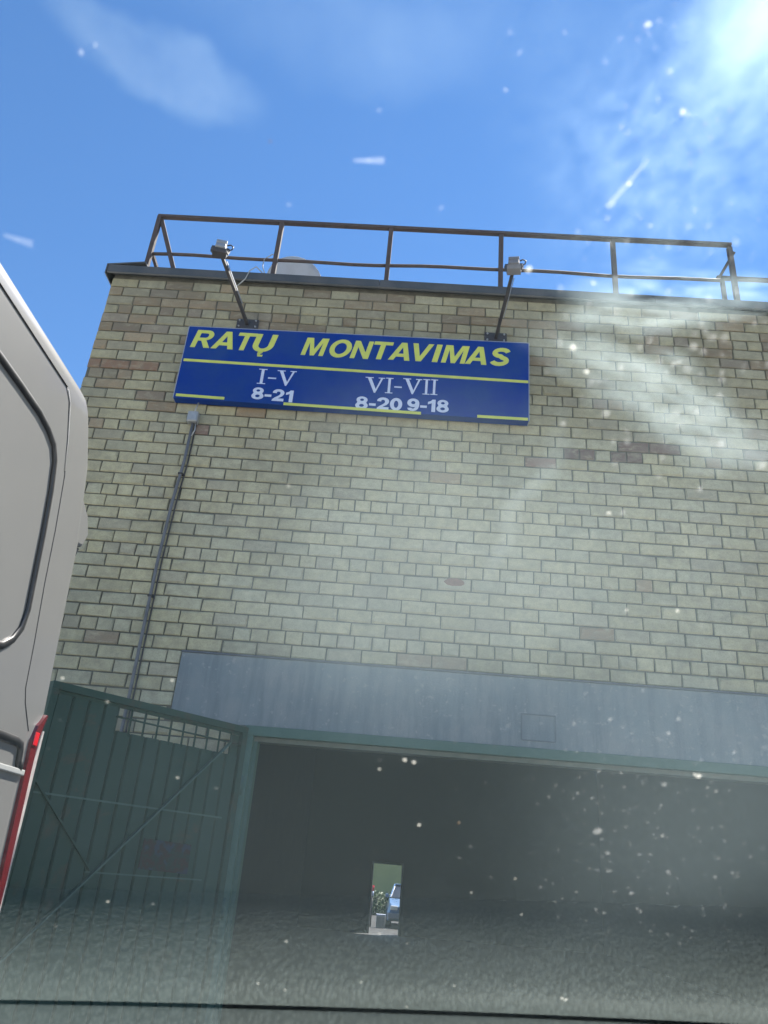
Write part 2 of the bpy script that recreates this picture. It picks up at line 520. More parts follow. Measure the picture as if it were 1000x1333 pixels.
G = {
 'R': [[(0,0),(0,1),(.52,1)] + arc(.52,.715,.31,.285,88,-80) + [(.60,.42),(.88,0),(.61,0),(.37,.395),(.22,.395),(.22,0)], [(.22,.83),(.50,.83)] + arc(.50,.70,.11,.13,80,-80,8) + [(.50,.565),(.22,.565)]],
 'A': [[(0,0),(.37,1),(.62,1),(.98,0),(.74,0),(.67,.2),(.31,.2),(.24,0)], [(.37,.37),(.61,.37),(.495,.74)]],
 'T': [[(0,1),(.82,1),(.82,.82),(.52,.82),(.52,0),(.30,0),(.30,.82),(0,.82)]],
 'U': [[(0,1),(0,.38)] + arc(.41,.38,.41,.40,180,360) + [(.82,1),(.60,1),(.60,.38)] + arc(.41,.38,.19,.21,360,180) + [(.22,1)], outline([(.47,-.03),(.37,-.13),(.40,-.23),(.55,-.235)], .05)],
 'M': [[(0,0),(0,1),(.30,1),(.5,.36),(.70,1),(1,1),(1,0),(.80,0),(.80,.74),(.59,0),(.41,0),(.20,.74),(.20,0)]],
 'O': [ell(.5,.5,.5,.52), ell(.5,.5,.27,.325)],
 'N': [[(0,0),(0,1),(.22,1),(.62,.36),(.62,1),(.83,1),(.83,0),(.61,0),(.21,.65),(.21,0)]],
 'V': [[(0,1),(.24,1),(.48,.28),(.72,1),(.95,1),(.6,0),(.36,0)]],
 'I': [[(0,0),(0,1),(.23,1),(.23,0)]],
 'S': [outline(arc(.41,.725,.285,.185,15,268,16) + arc(.41,.275,.30,.185,86,-165,16)[1:], .105)],
 '8': [arc(.36,.735,.32,.275,-38,218,18) + arc(.36,.275,.36,.285,142,398,20), ell(.36,.745,.115,.105,16), ell(.36,.28,.14,.125,16)],
 '2': [[(.0,0)] + [(.03,.14),(.16,.29),(.36,.45),(.46,.58),(.47,.68)] + arc(.35,.70,.12,.12,0,150,8) + [(.245,.67),(.01,.69)] + arc(.35,.71,.35,.30,170,0,12) + [(.68,.58),(.58,.42),(.42,.30),(.33,.22),(.70,.22),(.70,0)]],
 '1': [[(0,.60),(0,.79),(.20,.88),(.29,1),(.50,1),(.50,0),(.25,0),(.25,.70)]],
 '0': [ell(.37,.5,.37,.515), ell(.37,.5,.135,.30)],
 '9': [arc(.36,.66,.35,.35,6,300,22) + [(.49,.34),(.46,.26),(.40,.185),(.32,.175),(.26,.24),(.03,.22),(.09,.07),(.22,0),(.38,-.015),(.54,.05),(.66,.2),(.71,.42),(.72,.58)], ell(.36,.675,.125,.14,16)],
 '-': [[(0,.30),(0,.48),(.42,.48),(.42,.30)]],
 'i': [[(0,0),(0,.045),(.11,.045),(.11,.955),(0,.955),(0,1),(.33,1),(.33,.955),(.22,.955),(.22,.045),(.33,.045),(.33,0)]],
 'v': [[(-.05,1),(.33,1),(.33,.955),(.22,.955),(.47,.24),(.68,.955),(.56,.955),(.56,1),(.86,1),(.86,.955),(.77,.955),(.46,0),(.40,0),(.06,.955),(-.05,.955)]],
 '_': [[(0,.38),(0,.46),(.40,.46),(.40,.38)]],
}
GW = {'R':.88,'A':.98,'T':.82,'U':.82,'M':1,'O':1,'N':.83,'V':.95,'I':.23,'S':.82,'8':.72,'2':.70,'1':.50,'0':.74,'9':.72,'-':.42,'i':.33,'v':.81,'_':.40}
def lettering(name, items, z, h, shear, mat, parent, y):
    for it in items: glyph('letter', [it], z, h, shear, mat, parent, y)

def glyph(name, items, z, h, shear, mat, parent, y):
    """items: (glyph, x, width); filled flat outlines with holes"""
    cu = bpy.data.curves.new(name, 'CURVE'); cu.dimensions = '2D'; cu.fill_mode = 'BOTH'; cu.extrude = .0012
    for it in items:
        g, x, wd = it[:3]; dz = it[3] if len(it) > 3 else 0
        s = wd/GW[g]
        for poly in G[g]:
            sp = cu.splines.new('POLY'); sp.points.add(len(poly)-1); sp.use_cyclic_u = True
            for q, (a, b) in zip(sp.points, poly):
                q.co = (x + a*s + shear*b*h, b*h + dz, 0, 1)
    tmp = bpy.data.objects.new('tmp', cu); COL.objects.link(tmp)
    bpy.context.view_layer.update()
    me = bpy.data.meshes.new_from_object(tmp.evaluated_get(bpy.context.evaluated_depsgraph_get()))
    bpy.data.objects.remove(tmp); bpy.data.curves.remove(cu)
    me.materials.clear(); me.materials.append(mat); me.name = name
    o = bpy.data.objects.new(name, me); COL.objects.link(o); o.parent = parent
    o.matrix_local = Matrix.Translation((0, y, z)) @ Matrix.Rotation(PI/2, 4, 'X')
    return o

# ------------------------------------------------------------------ sign
sign = thing('sign_board', 'long dark blue sign board with yellow and white lettering fixed to the brick wall', 'sign', (0, 0, 0))
q = [(-1.975, 5.046), (1.036, 5.036), (1.038, 5.842), (-1.978, 5.806)]
mb = MB(); mb.prism(q, -.100, -.022, 'xz'); mb.build('board', M_BLUE, sign)
mb = MB()
e = .006
for (a, b) in ((0, 3), (1, 2), (3, 2)):
    A, B = Vector((q[a][0], -.061, q[a][1])), Vector((q[b][0], -.061, q[b][1]))
    d = (B-A).normalized(); nrm = Vector((d.z, 0, -d.x))
    if nrm.dot(A - Vector((-.47, -.061, 5.43))) < 0: nrm = -nrm
    mb.bar(A + nrm*.0035, B + nrm*.0035, .082, .007, nrm)
mb.build('edge_trim', M_ALU, sign)
mb = MB(); mb.prism([(-1.962, 5.428), (1.034, 5.418), (1.034, 5.444), (-1.962, 5.454)], -.1035, -.1005, 'xz'); mb.build('yellow_line', M_YEL, sign)
for a, b, za, zb in ((-1.958, -1.540, 5.062, 5.056), (-1.030, .135, 5.040, 5.032), (.607, 1.030, 5.038, 5.040)):
    mb = MB(); mb.prism([(a, za), (b, zb), (b, zb+.026), (a, za+.026)], -.1035, -.1005, 'xz'); mb.build('yellow_line', M_YEL, sign)
YL = -.1022
L1 = [('R',-1.934,.172,.006),('A',-1.750,.196,.006),('T',-1.558,.160,.004),('U',-1.398,.186,.002),('M',-.951,.195,-.006),('O',-.722,.190,-.008),('N',-.520,.160,-.008),('T',-.351,.166,-.003),('A',-.185,.188,0),('V',-.014,.184,.002),('I',.197,.048,.003),('M',.277,.205,.004),('A',.485,.187,.006),('S',.690,.165,.006)]
lettering('lettering', L1, 5.576, .190, .042/.19*1.0*.98, M_YEL, sign, YL)
lettering('lettering', [('i',-1.288,.072),('_',-1.199,.070,.0),('v',-1.117,.148,-.004)], 5.240, .155, 0, M_WHT, sign, YL)
lettering('lettering', [('8',-1.315,.104,.006),('-',-1.203,.058,.003),('2',-1.137,.100,.0),('1',-1.022,.062,-.004)], 5.076, .118, 0, M_WHT, sign, YL)
lettering('lettering', [('v',-.352,.150,-.01),('i',-.184,.064,-.006),('_',-.108,.064,-.004),('v',-.028,.146,0),('i',.136,.060,.004),('i',.203,.060,.006)], 5.232, .157, 0, M_WHT, sign, YL)
lettering('lettering', [('8',-.424,.106,-.012),('-',-.308,.056,-.010),('2',-.243,.102,-.008),('0',-.132,.104,-.006),('9',.012,.104,0),('-',.124,.056,.001),('1',.188,.064,.002),('8',.262,.104,.004)], 5.064, .122, 0, M_WHT, sign, YL)
mb = MB()
for x in (-1.90, -.5, .95):
    for z in (5.12, 5.72): mb.box((x-.02, -.022, z-.03), (x+.02, .004, z+.03))
mb.build('wall_bracket', M_DARKM, sign)

# ------------------------------------------------------------------ conduit below the sign
pipe = thing('conduit_pipe', 'grey conduit pipe with junction box running down the brick wall below the sign', 'pipe', (0, 0, 0))
pp = [(-1.786,-.030,4.86),(-1.789,-.030,4.48),(-1.812,-.030,4.12),(-1.826,-.030,3.6),(-1.822,-.030,3.1),(-1.817,-.030,2.55),(-1.815,-.030,1.6),(-1.815,-.030,.1)]
mb = MB(); mb.tube(pp, .0125, 10); mb.build('pipe', M_PIPE, pipe)
mb = MB(); mb.tube([(p[0]+.026, -.012, p[2]) for p in pp], .006, 6); mb.build('cable', M_DARKM, pipe)
for z, x in ((4.36,-1.796),(3.3,-1.823)):
    mb = MB(); mb.box((x-.020, -.045, z-.008), (x+.020, -.001, z+.008)); mb.build('clip', M_DARKM, pipe, bevel=.004)
mb = MB(); mb.box((-1.835, -.07, 4.845), (-1.745, -.004, 4.945)); jb = mb.build('junction_box', M_GALV, pipe, bevel=.008)
mb = MB(); mb.box((-1.828, -.076, 4.852), (-1.752, -.0702, 4.938)); mb.build('lid', M_GALV, jb, bevel=.003)
mb = MB(); mb.tube([(-1.79,-.03,4.945),(-1.785,-.035,4.99),(-1.77,-.04,5.05)], .007, 6); mb.tube([(-1.765,-.03,4.86),(-1.755,-.035,4.78),(-1.775,-.03,4.72)], .006, 6); mb.build('loose_cable', M_GALV, pipe)

# ------------------------------------------------------------------ floodlights on arms
def floodlight(xp, zp, xh, yh, zh, label, tilt, light):
    t = thing('floodlight', label, 'lamp', (xp, -.004, zp), 0, 'floodlights reaching out over the sign')
    mb = MB(); mb.box((-.10, -.012, -.055), (.10, .002, .05)); pl = mb.build('wall_plate', M_DARKM, t, bevel=.003)
    mb = MB()
    for a in (-.075, .075):
        for b in (-.035, .03): mb.tube([(a, -.012, b), (a, -.022, b)], .009, 6)
    mb.build('bolt', M_GALV, pl)
    P0 = Vector((0, -.012, -.01)); P1 = Vector((xh-xp, yh, zh-zp))
    mb = MB(); mb.bar(P0, P1, .027, .027, (0, 0, 1)); mb.build('arm', M_DARKM, t, bevel=.003)
    mb = MB(); mb.bar(P0 + (P1-P0)*.3 + Vector((.024, 0, .004)), P0 + (P1-P0)*.86 + Vector((.024, 0, .004)), .006, .012); mb.build('cable_strip', M_ALU, t)
    R = Matrix.Translation(P1) @ Matrix.Scale(.74, 4) @ Matrix.Rotation(tilt, 4, 'Z') @ Matrix.Rotation(math.radians(-18), 4, 'X')
    b = M_GALV if light else worn('lamp_grey', (.16, .16, .17), (.12, .12, .125), .6, 20, .6, bmp=.1)
    # housing: deep box narrowing to the back, glass facing the sign
    mb = MB()
    f = [(-.085, -.02), (.085, -.02), (.085, .10), (-.085, .10)]
    g = [(-.055, .0), (.055, .0), (.055, .08), (-.055, .08)]
    vs = [R @ Vector((a, .06, c)) for a, c in f] + [R @ Vector((a, -.06, c)) for a, c in g]
    mb.add(vs, [(0,1,2,3),(7,6,5,4)] + [(k, (k+1) % 4, 4+(k+1) % 4, 4+k) for k in range(4)])
    hd = mb.build('lamp_head', b, t, bevel=.004)
    mb = MB(); mb.prism([(-.055, -.024), (.062, -.024), (.052, -.075), (-.03, -.075)], -.078, .078, 'yz', R); mb.build('lower_case', M_DARKM if light else b, hd, bevel=.004)
    mb = MB(); mb.box((-.075, .061, -.008), (.075, .066, .088), R); mb.build('glass', M_GLASSD, hd)
    mb = MB(); mb.box((-.062, -.05, .114), (.062, .045, .168), R); mb.build('gear_box', b, t, bevel=.006)
    mb = MB(); mb.bar(R @ Vector((-.10, 0, .055)), R @ Vector((.10, 0, .055)), .02, .016); mb.bar(R @ Vector((-.097, 0, .05)), R @ Vector((-.085, 0, -.035)), .012, .03); mb.bar(R @ Vector((.097, 0, .05)), R @ Vector((.085, 0, -.035)), .012, .03); mb.bar(R @ Vector((-.092, 0, -.035)), R @ Vector((-.07, 0, -.06)), .03, .014)
    mb.build('yoke', M_DARKM, t)
    mb = MB(); mb.tube([R @ Vector(p) for p in ((.06,0,.14),(.10,-.01,.155),(.135,-.01,.12),(.125,0,.075),(.085,.01,.05))], .006, 6); mb.build('cable', M_DARKM, t)
    return t
floodlight(-1.492, 5.945, -1.655, -.66, 6.175, 'pale floodlight on a dark arm above the first word of the blue sign', math.radians(12), True)
floodlight(.758, 5.958, .827, -.64, 6.190, 'dull grey floodlight on an arm above the last letters of the blue sign', math.radians(-8), False)

# ------------------------------------------------------------------ roof railing
rail = thing('roof_railing', 'long rusty pipe railing along the roof edge above the blue sign', 'railing', (0, .05, 6.54))
RY = 0.0
ztop, zmid = .725, .27
def wav(z, x, a): return z + a*math.sin(x*2.1) + a*.6*math.sin(x*5.3+1)
mb = MB()
pts = [(-2.60+k*.28, RY, ztop + .008 + (-2.6+k*.28)*.006) for k in range(21)]
pts[-1] = (3.02, RY, pts[-1][2])
for a, b in zip(pts, pts[1:]): pass
mb.bar(pts[0], pts[-1], .045, .030); mb.build('top_rail', M_RUST, rail)
mb = MB(); mb.tube([(-2.60+k*.22, RY+.012, wav(zmid + .012*(-2.6+k*.22)*1.2, -2.6+k*.22, .010)) for k in range(26)], .017, 6); mb.build('mid_rail', M_RUST, rail)
for x, lean in ((-2.585, .0), (-1.360, .0), (-.278, .0), (.800, 0), (1.880, 0), (3.000, 0)):
    mb = MB(); mb.bar((x, RY, 0), (x+lean, RY, ztop-.01), .042, .042, (0, 1, 0)); mb.build('post', M_RUST, rail)
mb = MB(); mb.bar((-2.30, RY+.02, 0), (-2.575, RY+.02, ztop-.02), .042, .042, (0, 1, 0)); mb.build('brace', M_RUST, rail)
mb = MB(); mb.bar((-2.585, RY, zmid+.01), (-2.50, .40, .05), .03, .03); mb.build('brace', M_RUST, rail)
r2 = thing('roof_railing', 'low end piece of pipe railing set back at the right of the roof', 'railing', (0, .28, 6.54))
mb = MB(); mb.bar((2.95, 0, .545), (5.0, 0, .56), .035, .035); mb.build('top_rail', M_RUST, r2)
mb = MB(); mb.bar((3.0, 0, 0), (3.0, 0, .56), .035, .035, (0, 1, 0)); mb.build('post', M_RUST, r2)
mb = MB(); mb.bar((4.6, 0, 0), (4.6, 0, .56), .035, .035, (0, 1, 0)); mb.build('post', M_RUST, r2)
mb = MB(); mb.bar((2.965, 0, .53), (3.06, -.2, .70), .02, .02); mb.build('brace', M_RUST, r2)

# grey dome shaped dish standing behind the roof edge
dish = thing('satellite_dish', 'pale grey satellite dish standing on the roof behind the railing', 'dish', (-1.26, .55, 6.54))
mb = MB(); mb.smooth = True
nr, na = 6, 28
R = Matrix.Translation((0, 0, .44)) @ Matrix.Rotation(math.radians(12), 4, 'Z') @ Matrix.Rotation(math.radians(80), 4, 'X')
vs = [R @ Vector((0, 0, -.08))]
for i in range(1, nr+1):
    for k in range(na):
        an = 2*PI*k/na; rr = .36*i/nr
        vs.append(R @ Vector((rr*math.cos(an)*.80, rr*math.sin(an)*1.1, -.08 + .08*(i/nr)**2)))
fs = [(0, 1+k, 1+(k+1) % na) for k in range(na)]
for i in range(nr-1):
    for k in range(na): fs.append((1+i*na+k, 1+(i+1)*na+k, 1+(i+1)*na+(k+1) % na, 1+i*na+(k+1) % na))
mb.add(vs, fs)
do = mb.build('reflector', M_DISH, dish); sm = do.modifiers.new('solid', 'SOLIDIFY'); sm.thickness = .006
mb = MB(); mb.tube([(0, .08, 0), (0, .08, .34)], .022, 8); mb.build('mast', M_GALV, dish)
mb = MB(); mb.bar((0, -.01, .02), (0, -.32, .2), .02, .02); mb.build('feed_arm', M_GALV, dish)

cab = thing('roof_cable', 'loose thin cable looping over the roof edge beside a railing post', 'cable', (-1.45, -.06, 6.42))
mb = MB(); mb.tube([(-.22,.02,-.10),(-.13,-.005,.0),(-.10,-.01,.10),(-.05,0,.16),(.0,.05,.14),(.03,.10,.13)], .0055, 6)
mb.tube([(.03,.10,.13),(-.02,.10,.26),(-.02,.11,.36),(.05,.11,.43),(.10,.11,.40)], .005, 6); mb.build('cable', M_GALV, cab)

# ------------------------------------------------------------------ open green gate leaf
GL = 1.464
ga = math.atan2(-1.111, -.953)
gate = thing('metal_gate', 'dark green sheet metal gate leaf swung open beside the doorway with a barred opening', 'gate', (-.941, -.02, 0), ga)
# local x runs from the hinge to the free edge, local -y... faces the camera side is +y after rotation
HZ = 2.386
ZB = .06
F = 1   # the visible face
mb = MB(); mb.bar((.0, 0, HZ-.022), (GL, 0, HZ-.022), .05, .044); gtop = mb.build('frame_rail', M_GATE, gate, bevel=.003)
mb = MB(); mb.bar((.0, 0, ZB+.025), (GL, 0, ZB+.025), .05, .05); mb.build('frame_rail', M_GATE, gate, bevel=.003)
for x in (.022, GL-.022):
    mb = MB(); mb.bar((x, 0, ZB+.05), (x, 0, HZ-.044), .05, .044, (1, 0, 0)); mb.build('frame_stile', M_GATE, gate, bevel=.003)
wx0, wx1, wz0, wz1 = .105, 1.000, 2.185, 2.322
mb = MB(); mb.box((.044, -.012, wz1+.001), (GL-.044, .004, HZ-.044)); mb.build('head_panel', M_GATE, gate)
n = 13
bw = (GL-.088)/n
for k in range(n):
    a = .044 + k*bw; b = a + bw - .006
    top = wz0 if b < wx1 + .03 else wz1
    if a < wx0: pass
    mb = MB()
    ins = .008
    zz0, zz1 = ZB+.05, top
    # shallow ribbed board: raised middle, folded edges
    prof = [(a, -.006), (a+ins, .004), (b-ins, .004), (b, -.006), (b, -.010), (a, -.010)]
    vs = [(x, y, zz0) for x, y in prof] + [(x, y, zz1) for x, y in prof]
    m_ = len(prof)
    mb.add(vs, [tuple(range(m_)), tuple(range(m_, 2*m_))[::-1]] + [(i, m_+i, m_+(i+1) % m_, (i+1) % m_) for i in range(m_)])
    mb.build('board', M_GATE if rnd.random() < .7 else worn('gate_board', (.010, .043, .031), (.018, .056, .042), .75, 4, .8, bmp=.2, vert=.4), gate)
mb = MB(); mb.box((.044, -.020, ZB+.05), (wx0-.003, -.0115, wz1)); mb.build('edge_strip', M_GATE, gate)
mb = MB(); mb.box((wx0-.003, -.020, ZB+.05), (GL-.044, -.0115, wz0-.002)); mb.build('back_sheet', M_GATE, gate)
mb = MB(); mb.box((wx1+.012, -.020, wz0), (GL-.044, -.0115, wz1)); mb.build('back_sheet', M_GATE, gate)
for x in [wx0 + .015 + k*.0985 for k in range(10)]:
    mb = MB(); mb.tube([(x, .0, wz0-.02), (x+.004, .0, wz1+.01)], .0065, 6); mb.build('grille_bar', M_GATE, gate)
mb = MB(); mb.tube([(.03, .012, 2.262), (wx1+.02, .012, 2.266)], .006, 6); mb.build('grille_bar', M_GATE, gate)
mb = MB(); mb.bar((.139, .022, 2.257), (1.40, .022, .93), .010, .028, (0, 1, 0)); mb.build('diagonal_brace', M_GATE2, gate)
mb = MB(); mb.bar((1.428, .014, 1.85), (.965, .014, 1.41), .010, .022, (0, 1, 0)); mb.build('diagonal_brace', M_GATE, gate)
mb = MB(); mb.box((.10, .0045, 1.777), (1.41, .0075, 1.787)); mb.build('weld_seam', M_GATE2, gate)
mb = MB(); mb.box((.18, .0045, 1.40), (1.0, .0075, 1.408)); mb.build('weld_seam', M_GATE2, gate)
m_, nt, p = nmat('notice_faded')
p.inputs['Specular IOR Level'].default_value = .2
v = world_pos(nt)
c = mix(nt, ramp(nt, noise(nt, v, 26, 4, .7), [(.42, 0), (.6, .9)]), (.035, .017, .018), (.012, .034, .030))
c = mix(nt, ramp(nt, noise(nt, v, 13, 2), [(.55, 0), (.62, .7)]), c, (.025, .035, .065))
nt.links.new(c, p.inputs['Base Color']); p.inputs['Roughness'].default_value = .6
mb = MB(); mb.prism([(.30, 1.43), (.66, 1.44), (.655, 1.61), (.305, 1.60)], .005, .0085, 'xz'); o = mb.build('notice', m_, gate); o['label'] = 'faded dark red notice on the green boards'
for z in (.5, 1.25, 2.0):
    mb = MB(); mb.tube([(-.012, .02, z-.06), (-.012, .02, z+.06)], .016, 8); mb.build('hinge', M_GATE2, gate)

# ------------------------------------------------------------------ grey van beside the camera
m_van, nt, p = nmat('van_paint')
g = world_pos(nt)
dust = ramp(nt, noise(nt, g, 3.5, 6, .65), [(.35, 0), (.8, .5)])
cvan = mix(nt, dust, (.150, .150, .145), (.120, .122, .121))
fl = noise(nt, g, 300, 2)
cvan = mix(nt, math_(nt, 'MULTIPLY', fl, .12), cvan, (.22, .21, .2))
nt.links.new(cvan, p.inputs['Base Color'])
p.inputs['Roughness'].default_value = .42
p.inputs['Coat Weight'].default_value = .7; p.inputs['Coat Roughness'].default_value = .10
van = thing('van', 'tall grey van on the left with a dark window outline and red tail strip', 'van', (-2.0, -6.0, 0))
V0 = Vector((-2.0, -6.0, 0))
VW, VZ = 1.0, 2.905
# half outline of the body cross-section, from sill to roof centre (offset from the van axis, height)
prof = [(1.0, .42), (1.0, 1.0), (1.0, 1.8), (1.0, 2.45), (1.0, 2.70), (1.0, 2.81), (.998, 2.855), (.991, 2.885), (.975, 2.908), (.94, 2.925), (.86, 2.935), (.6, 2.955), (.3, 2.965), (0, 2.97)]
full = [(x, z) for x, z in prof] + [(-x, z) for x, z in prof[-2::-1]]
def rear_y(z): 
    zz = max(0, z - 1.9)
    return -3.012 - .175*zz - max(0, z-2.62)*.45
front = -8.75
stations = []
mb = MB(); mb.smooth = True
rr = .085
for k in range(9):
    an = k/8*PI/2
    stations.append(('r', rr*(1-math.cos(an)), rr*(1-math.sin(an)) ))   # distance from the rear, inset
# build from the rear end forward
rings = []
def ring(yfun, inset):
    out = []
    for x, z in full:
        sx = (abs(x) - inset)/1.0 if abs(x) > inset else 0
        out.append(Vector((math.copysign(max(abs(x) - inset*min(1, abs(x)*1.6), 0), x), yfun(z), z - inset*max(0, (z-2.0))*.5)))
    return out
for _, back, inset in stations:
    rings.append(ring(lambda z, b=back: rear_y(z) - b, inset*1.0))
for y in (-3.6, -4.2, -5.2, -6.4, -7.4, -8.2):
    rings.append(ring(lambda z, y=y: y, 0))
for y, i_ in ((-8.55, .02), (-8.72, .10)):
    rings.append(ring(lambda z, y=y: y + max(0, z-1.3)*.55, i_))
nf = len(full)
vs = [p_ - V0 + Vector((V0.x, 0, 0)) for r_ in rings for p_ in r_]
fs = []
for i in range(len(rings)-1):
    for k in range(nf-1): fs.append((i*nf+k, i*nf+k+1, (i+1)*nf+k+1, (i+1)*nf+k))
fs.append(tuple(range(nf))); fs.append(tuple((len(rings)-1)*nf+k for k in range(nf))[::-1])
for i in range(len(rings)-1): fs.append((i*nf, (i+1)*nf, (i+1)*nf+nf-1, i*nf+nf-1))
mb.add(vs, fs)
body = mb.build('body', m_van, van)
def vside(pts, off=.0): return [Vector((1.0+off, y - V0.y, z)) for y, z in pts]
gk = [(-8.0, 2.672), (-4.2, 2.672), (-3.902, 2.671), (-3.782, 2.669), (-3.647, 2.664), (-3.572, 2.652), (-3.515, 2.630), (-3.482, 2.592), (-3.452, 2.503), (-3.425, 2.381), (-3.400, 2.24), (-3.382, 2.137), (-3.388, 2.080), (-3.420, 2.035), (-3.467, 2.005), (-3.56, 1.985), (-4.2, 1.985), (-8.0, 1.985)]
mb = MB(); mb.tube(vside(gk, .002), .013, 8, flat=.55, flatdir=(1, 0, 0)); mb.build('window_gasket', M_RUBBER, van)
mb = MB(); mb.tube(vside([(-3.54, 2.832), (-3.498, 2.80), (-3.442, 2.698), (-3.391, 2.585), (-3.351, 2.413), (-3.322, 2.242), (-3.281, 2.058), (-3.258, 1.933), (-3.234, 1.893), (-3.165, 1.822)], -.0005), .0022, 5); mb.build('panel_gap', M_RUBBER, van)
mb = MB(); mb.tube([Vector((1.0, -8.3-V0.y, 2.826)), Vector((1.0, -3.535-V0.y, 2.832))], .003, 6); mb.build('gutter', M_RUBBER, van)
mb = MB(); mb.tube([Vector((1.0, -3.525-V0.y, 2.83)), Vector((1.001, -3.49-V0.y, 2.80)), Vector((1.001, -3.44-V0.y, 2.70)), Vector((1.001, -3.40-V0.y, 2.60))], .002, 6); mb.build('sealant_bead', worn('sealant', (.6, .58, .54), (.5, .48, .45), .5, 20, .5), van)
# tail lamp strip and bright edge beside it, at the rear corner
m_red, nt, p = nmat('tail_red'); p.inputs['Base Color'].default_value = (.26, .012, .018, 1); p.inputs['Roughness'].default_value = .18; p.inputs['Coat Weight'].default_value = .6
nt.links.new(mix(nt, ramp(nt, noise(nt, world_pos(nt), 40, 3), [(.4, 0), (.7, .5)]), (.11, .010, .014), (.075, .010, .013)), p.inputs['Base Color'])
mb = MB()
def strip(mbx, pts, wdt, off, th):
    P_ = []
    for i, (y, z, s) in enumerate(pts):
        P_.append([(off, y-V0.y - wdt*s, z), (off+th, y-V0.y - wdt*s*.8, z), (off+th, y-V0.y - wdt*s*.1, z), (off, y-V0.y, z)])
    vs = [p_ for r_ in P_ for p_ in r_]
    fs = [(0,1,2,3), tuple(len(vs)-4+k for k in range(4))[::-1]]
    for i in range(len(P_)-1):
        for k in range(4): fs.append((i*4+k, i*4+(k+1) % 4, (i+1)*4+(k+1) % 4, (i+1)*4+k))
    mbx.add(vs, fs)
strip(mb, [(-3.075, 1.885, .25), (-3.085, 1.845, .9), (-3.092, 1.80, 1.1), (-3.090, 1.74, 1), (-3.060, 1.40, 1), (-3.05, .75, 1)], .055, .985, .024)
mb.build('tail_lamp', m_red, van)
mb = MB(); strip(mb, [(-3.040, 1.84, .4), (-3.035, 1.75, .9), (-3.020, 1.40, 1), (-3.01, .75, 1)], .036, .972, .022)
mb.build('lamp_edge', worn('lamp_edge', (.42, .40, .38), (.30, .22, .22), .3, 30, .8, bmp=0), van)
m_redl, nt, p = nmat('tail_red_bright'); p.inputs['Base Color'].default_value = (.5, .012, .02, 1); p.inputs['Roughness'].default_value = .12
mb = MB(); mb.box((1.009, -3.138-V0.y, 1.785), (1.013, -3.108-V0.y, 1.825)); mb.build('reflector', m_redl, van, bevel=.002)  # small bright block painting the highlight at the lamp's top
# dark moulding ending in a hooked corner; pale strip paints the highlight below it
mb = MB(); mb.tube(vside([(-8.2, 1.782), (-3.23, 1.782), (-3.200, 1.776), (-3.190, 1.757), (-3.186, 1.735), (-3.180, 1.722), (-3.160, 1.714)], .004), .014, 8, flat=.6, flatdir=(1, 0, 0)); mb.build('moulding', M_RUBBER, van)
mb = MB(); mb.box((1.0, -8.2-V0.y, 1.694), (1.010, -3.135-V0.y, 1.711)); mb.build('highlight_strip', worn('highlight_pale', (.32, .33, .32), (.27, .27, .26), .4, 20, .5), van, bevel=.003)
# rear marker lamp hood
mb = MB(); mb.prism([(-3.255, 2.600), (-3.195, 2.612), (-3.115, 2.572), (-3.072, 2.515), (-3.100, 2.455), (-3.185, 2.440)], .86, .985, 'yz', Matrix.Translation((0, -V0.y, 0)))
hood = mb.build('marker_lamp', m_van, van, bevel=.012)
mb = MB(); mb.prism([(-3.19, 2.438), (-3.102, 2.452), (-3.115, 2.415), (-3.18, 2.395)], .87, .975, 'yz', Matrix.Translation((0, -V0.y, 0))); mb.build('lens', M_GLASSD, hood)
for y in (-4.0, -7.9):
    for s in (-1, 1):
        mb = MB()
        x0, x1 = (.74, .97) if s > 0 else (-.97, -.74)
        mb.smooth = True
        ringp = [(.36, 0), (.37, .02)]
        pts = []
        nseg = 28
        prof_ = [(.22, 0), (.34, .0), (.365, .03), (.365, .20), (.34, .23), (.22, .23)]
        vs = []
        for r_, dx in prof_:
            for k in range(nseg):
                an = 2*PI*k/nseg; vs.append((x0+dx, y-V0.y + r_*math.cos(an), .37 + r_*math.sin(an)))
        fs = []
        for i in range(len(prof_)-1):
            for k in range(nseg): fs.append((i*nseg+k, i*nseg+(k+1) % nseg, (i+1)*nseg+(k+1) % nseg, (i+1)*nseg+k))
        mb.add(vs, fs)
        wh = mb.build('wheel', M_RUBBER, van)
        mb = MB(); mb.tube([(x0+.02, y-V0.y, .37), (x0+.21, y-V0.y, .37)], .22, 20); mb.build('rim', M_GALV, wh)
# ------------------------------------------------------------------ behind the far doorway
mb = MB()
op = [(DX0-.05, 0), (DX0, 0), (DX0, DZ), (DX1, DZ), (DX1, 0), (DX1+.05, 0), (DX1+.05, DZ+.05), (DX0-.05, DZ+.05)]
mb.prism(op, 20.66, 20.695, 'xz'); mb.build('door_frame', worn('pale_frame', (.22, .24, .26), (.3, .31, .32), .7, 10, .7), bld)

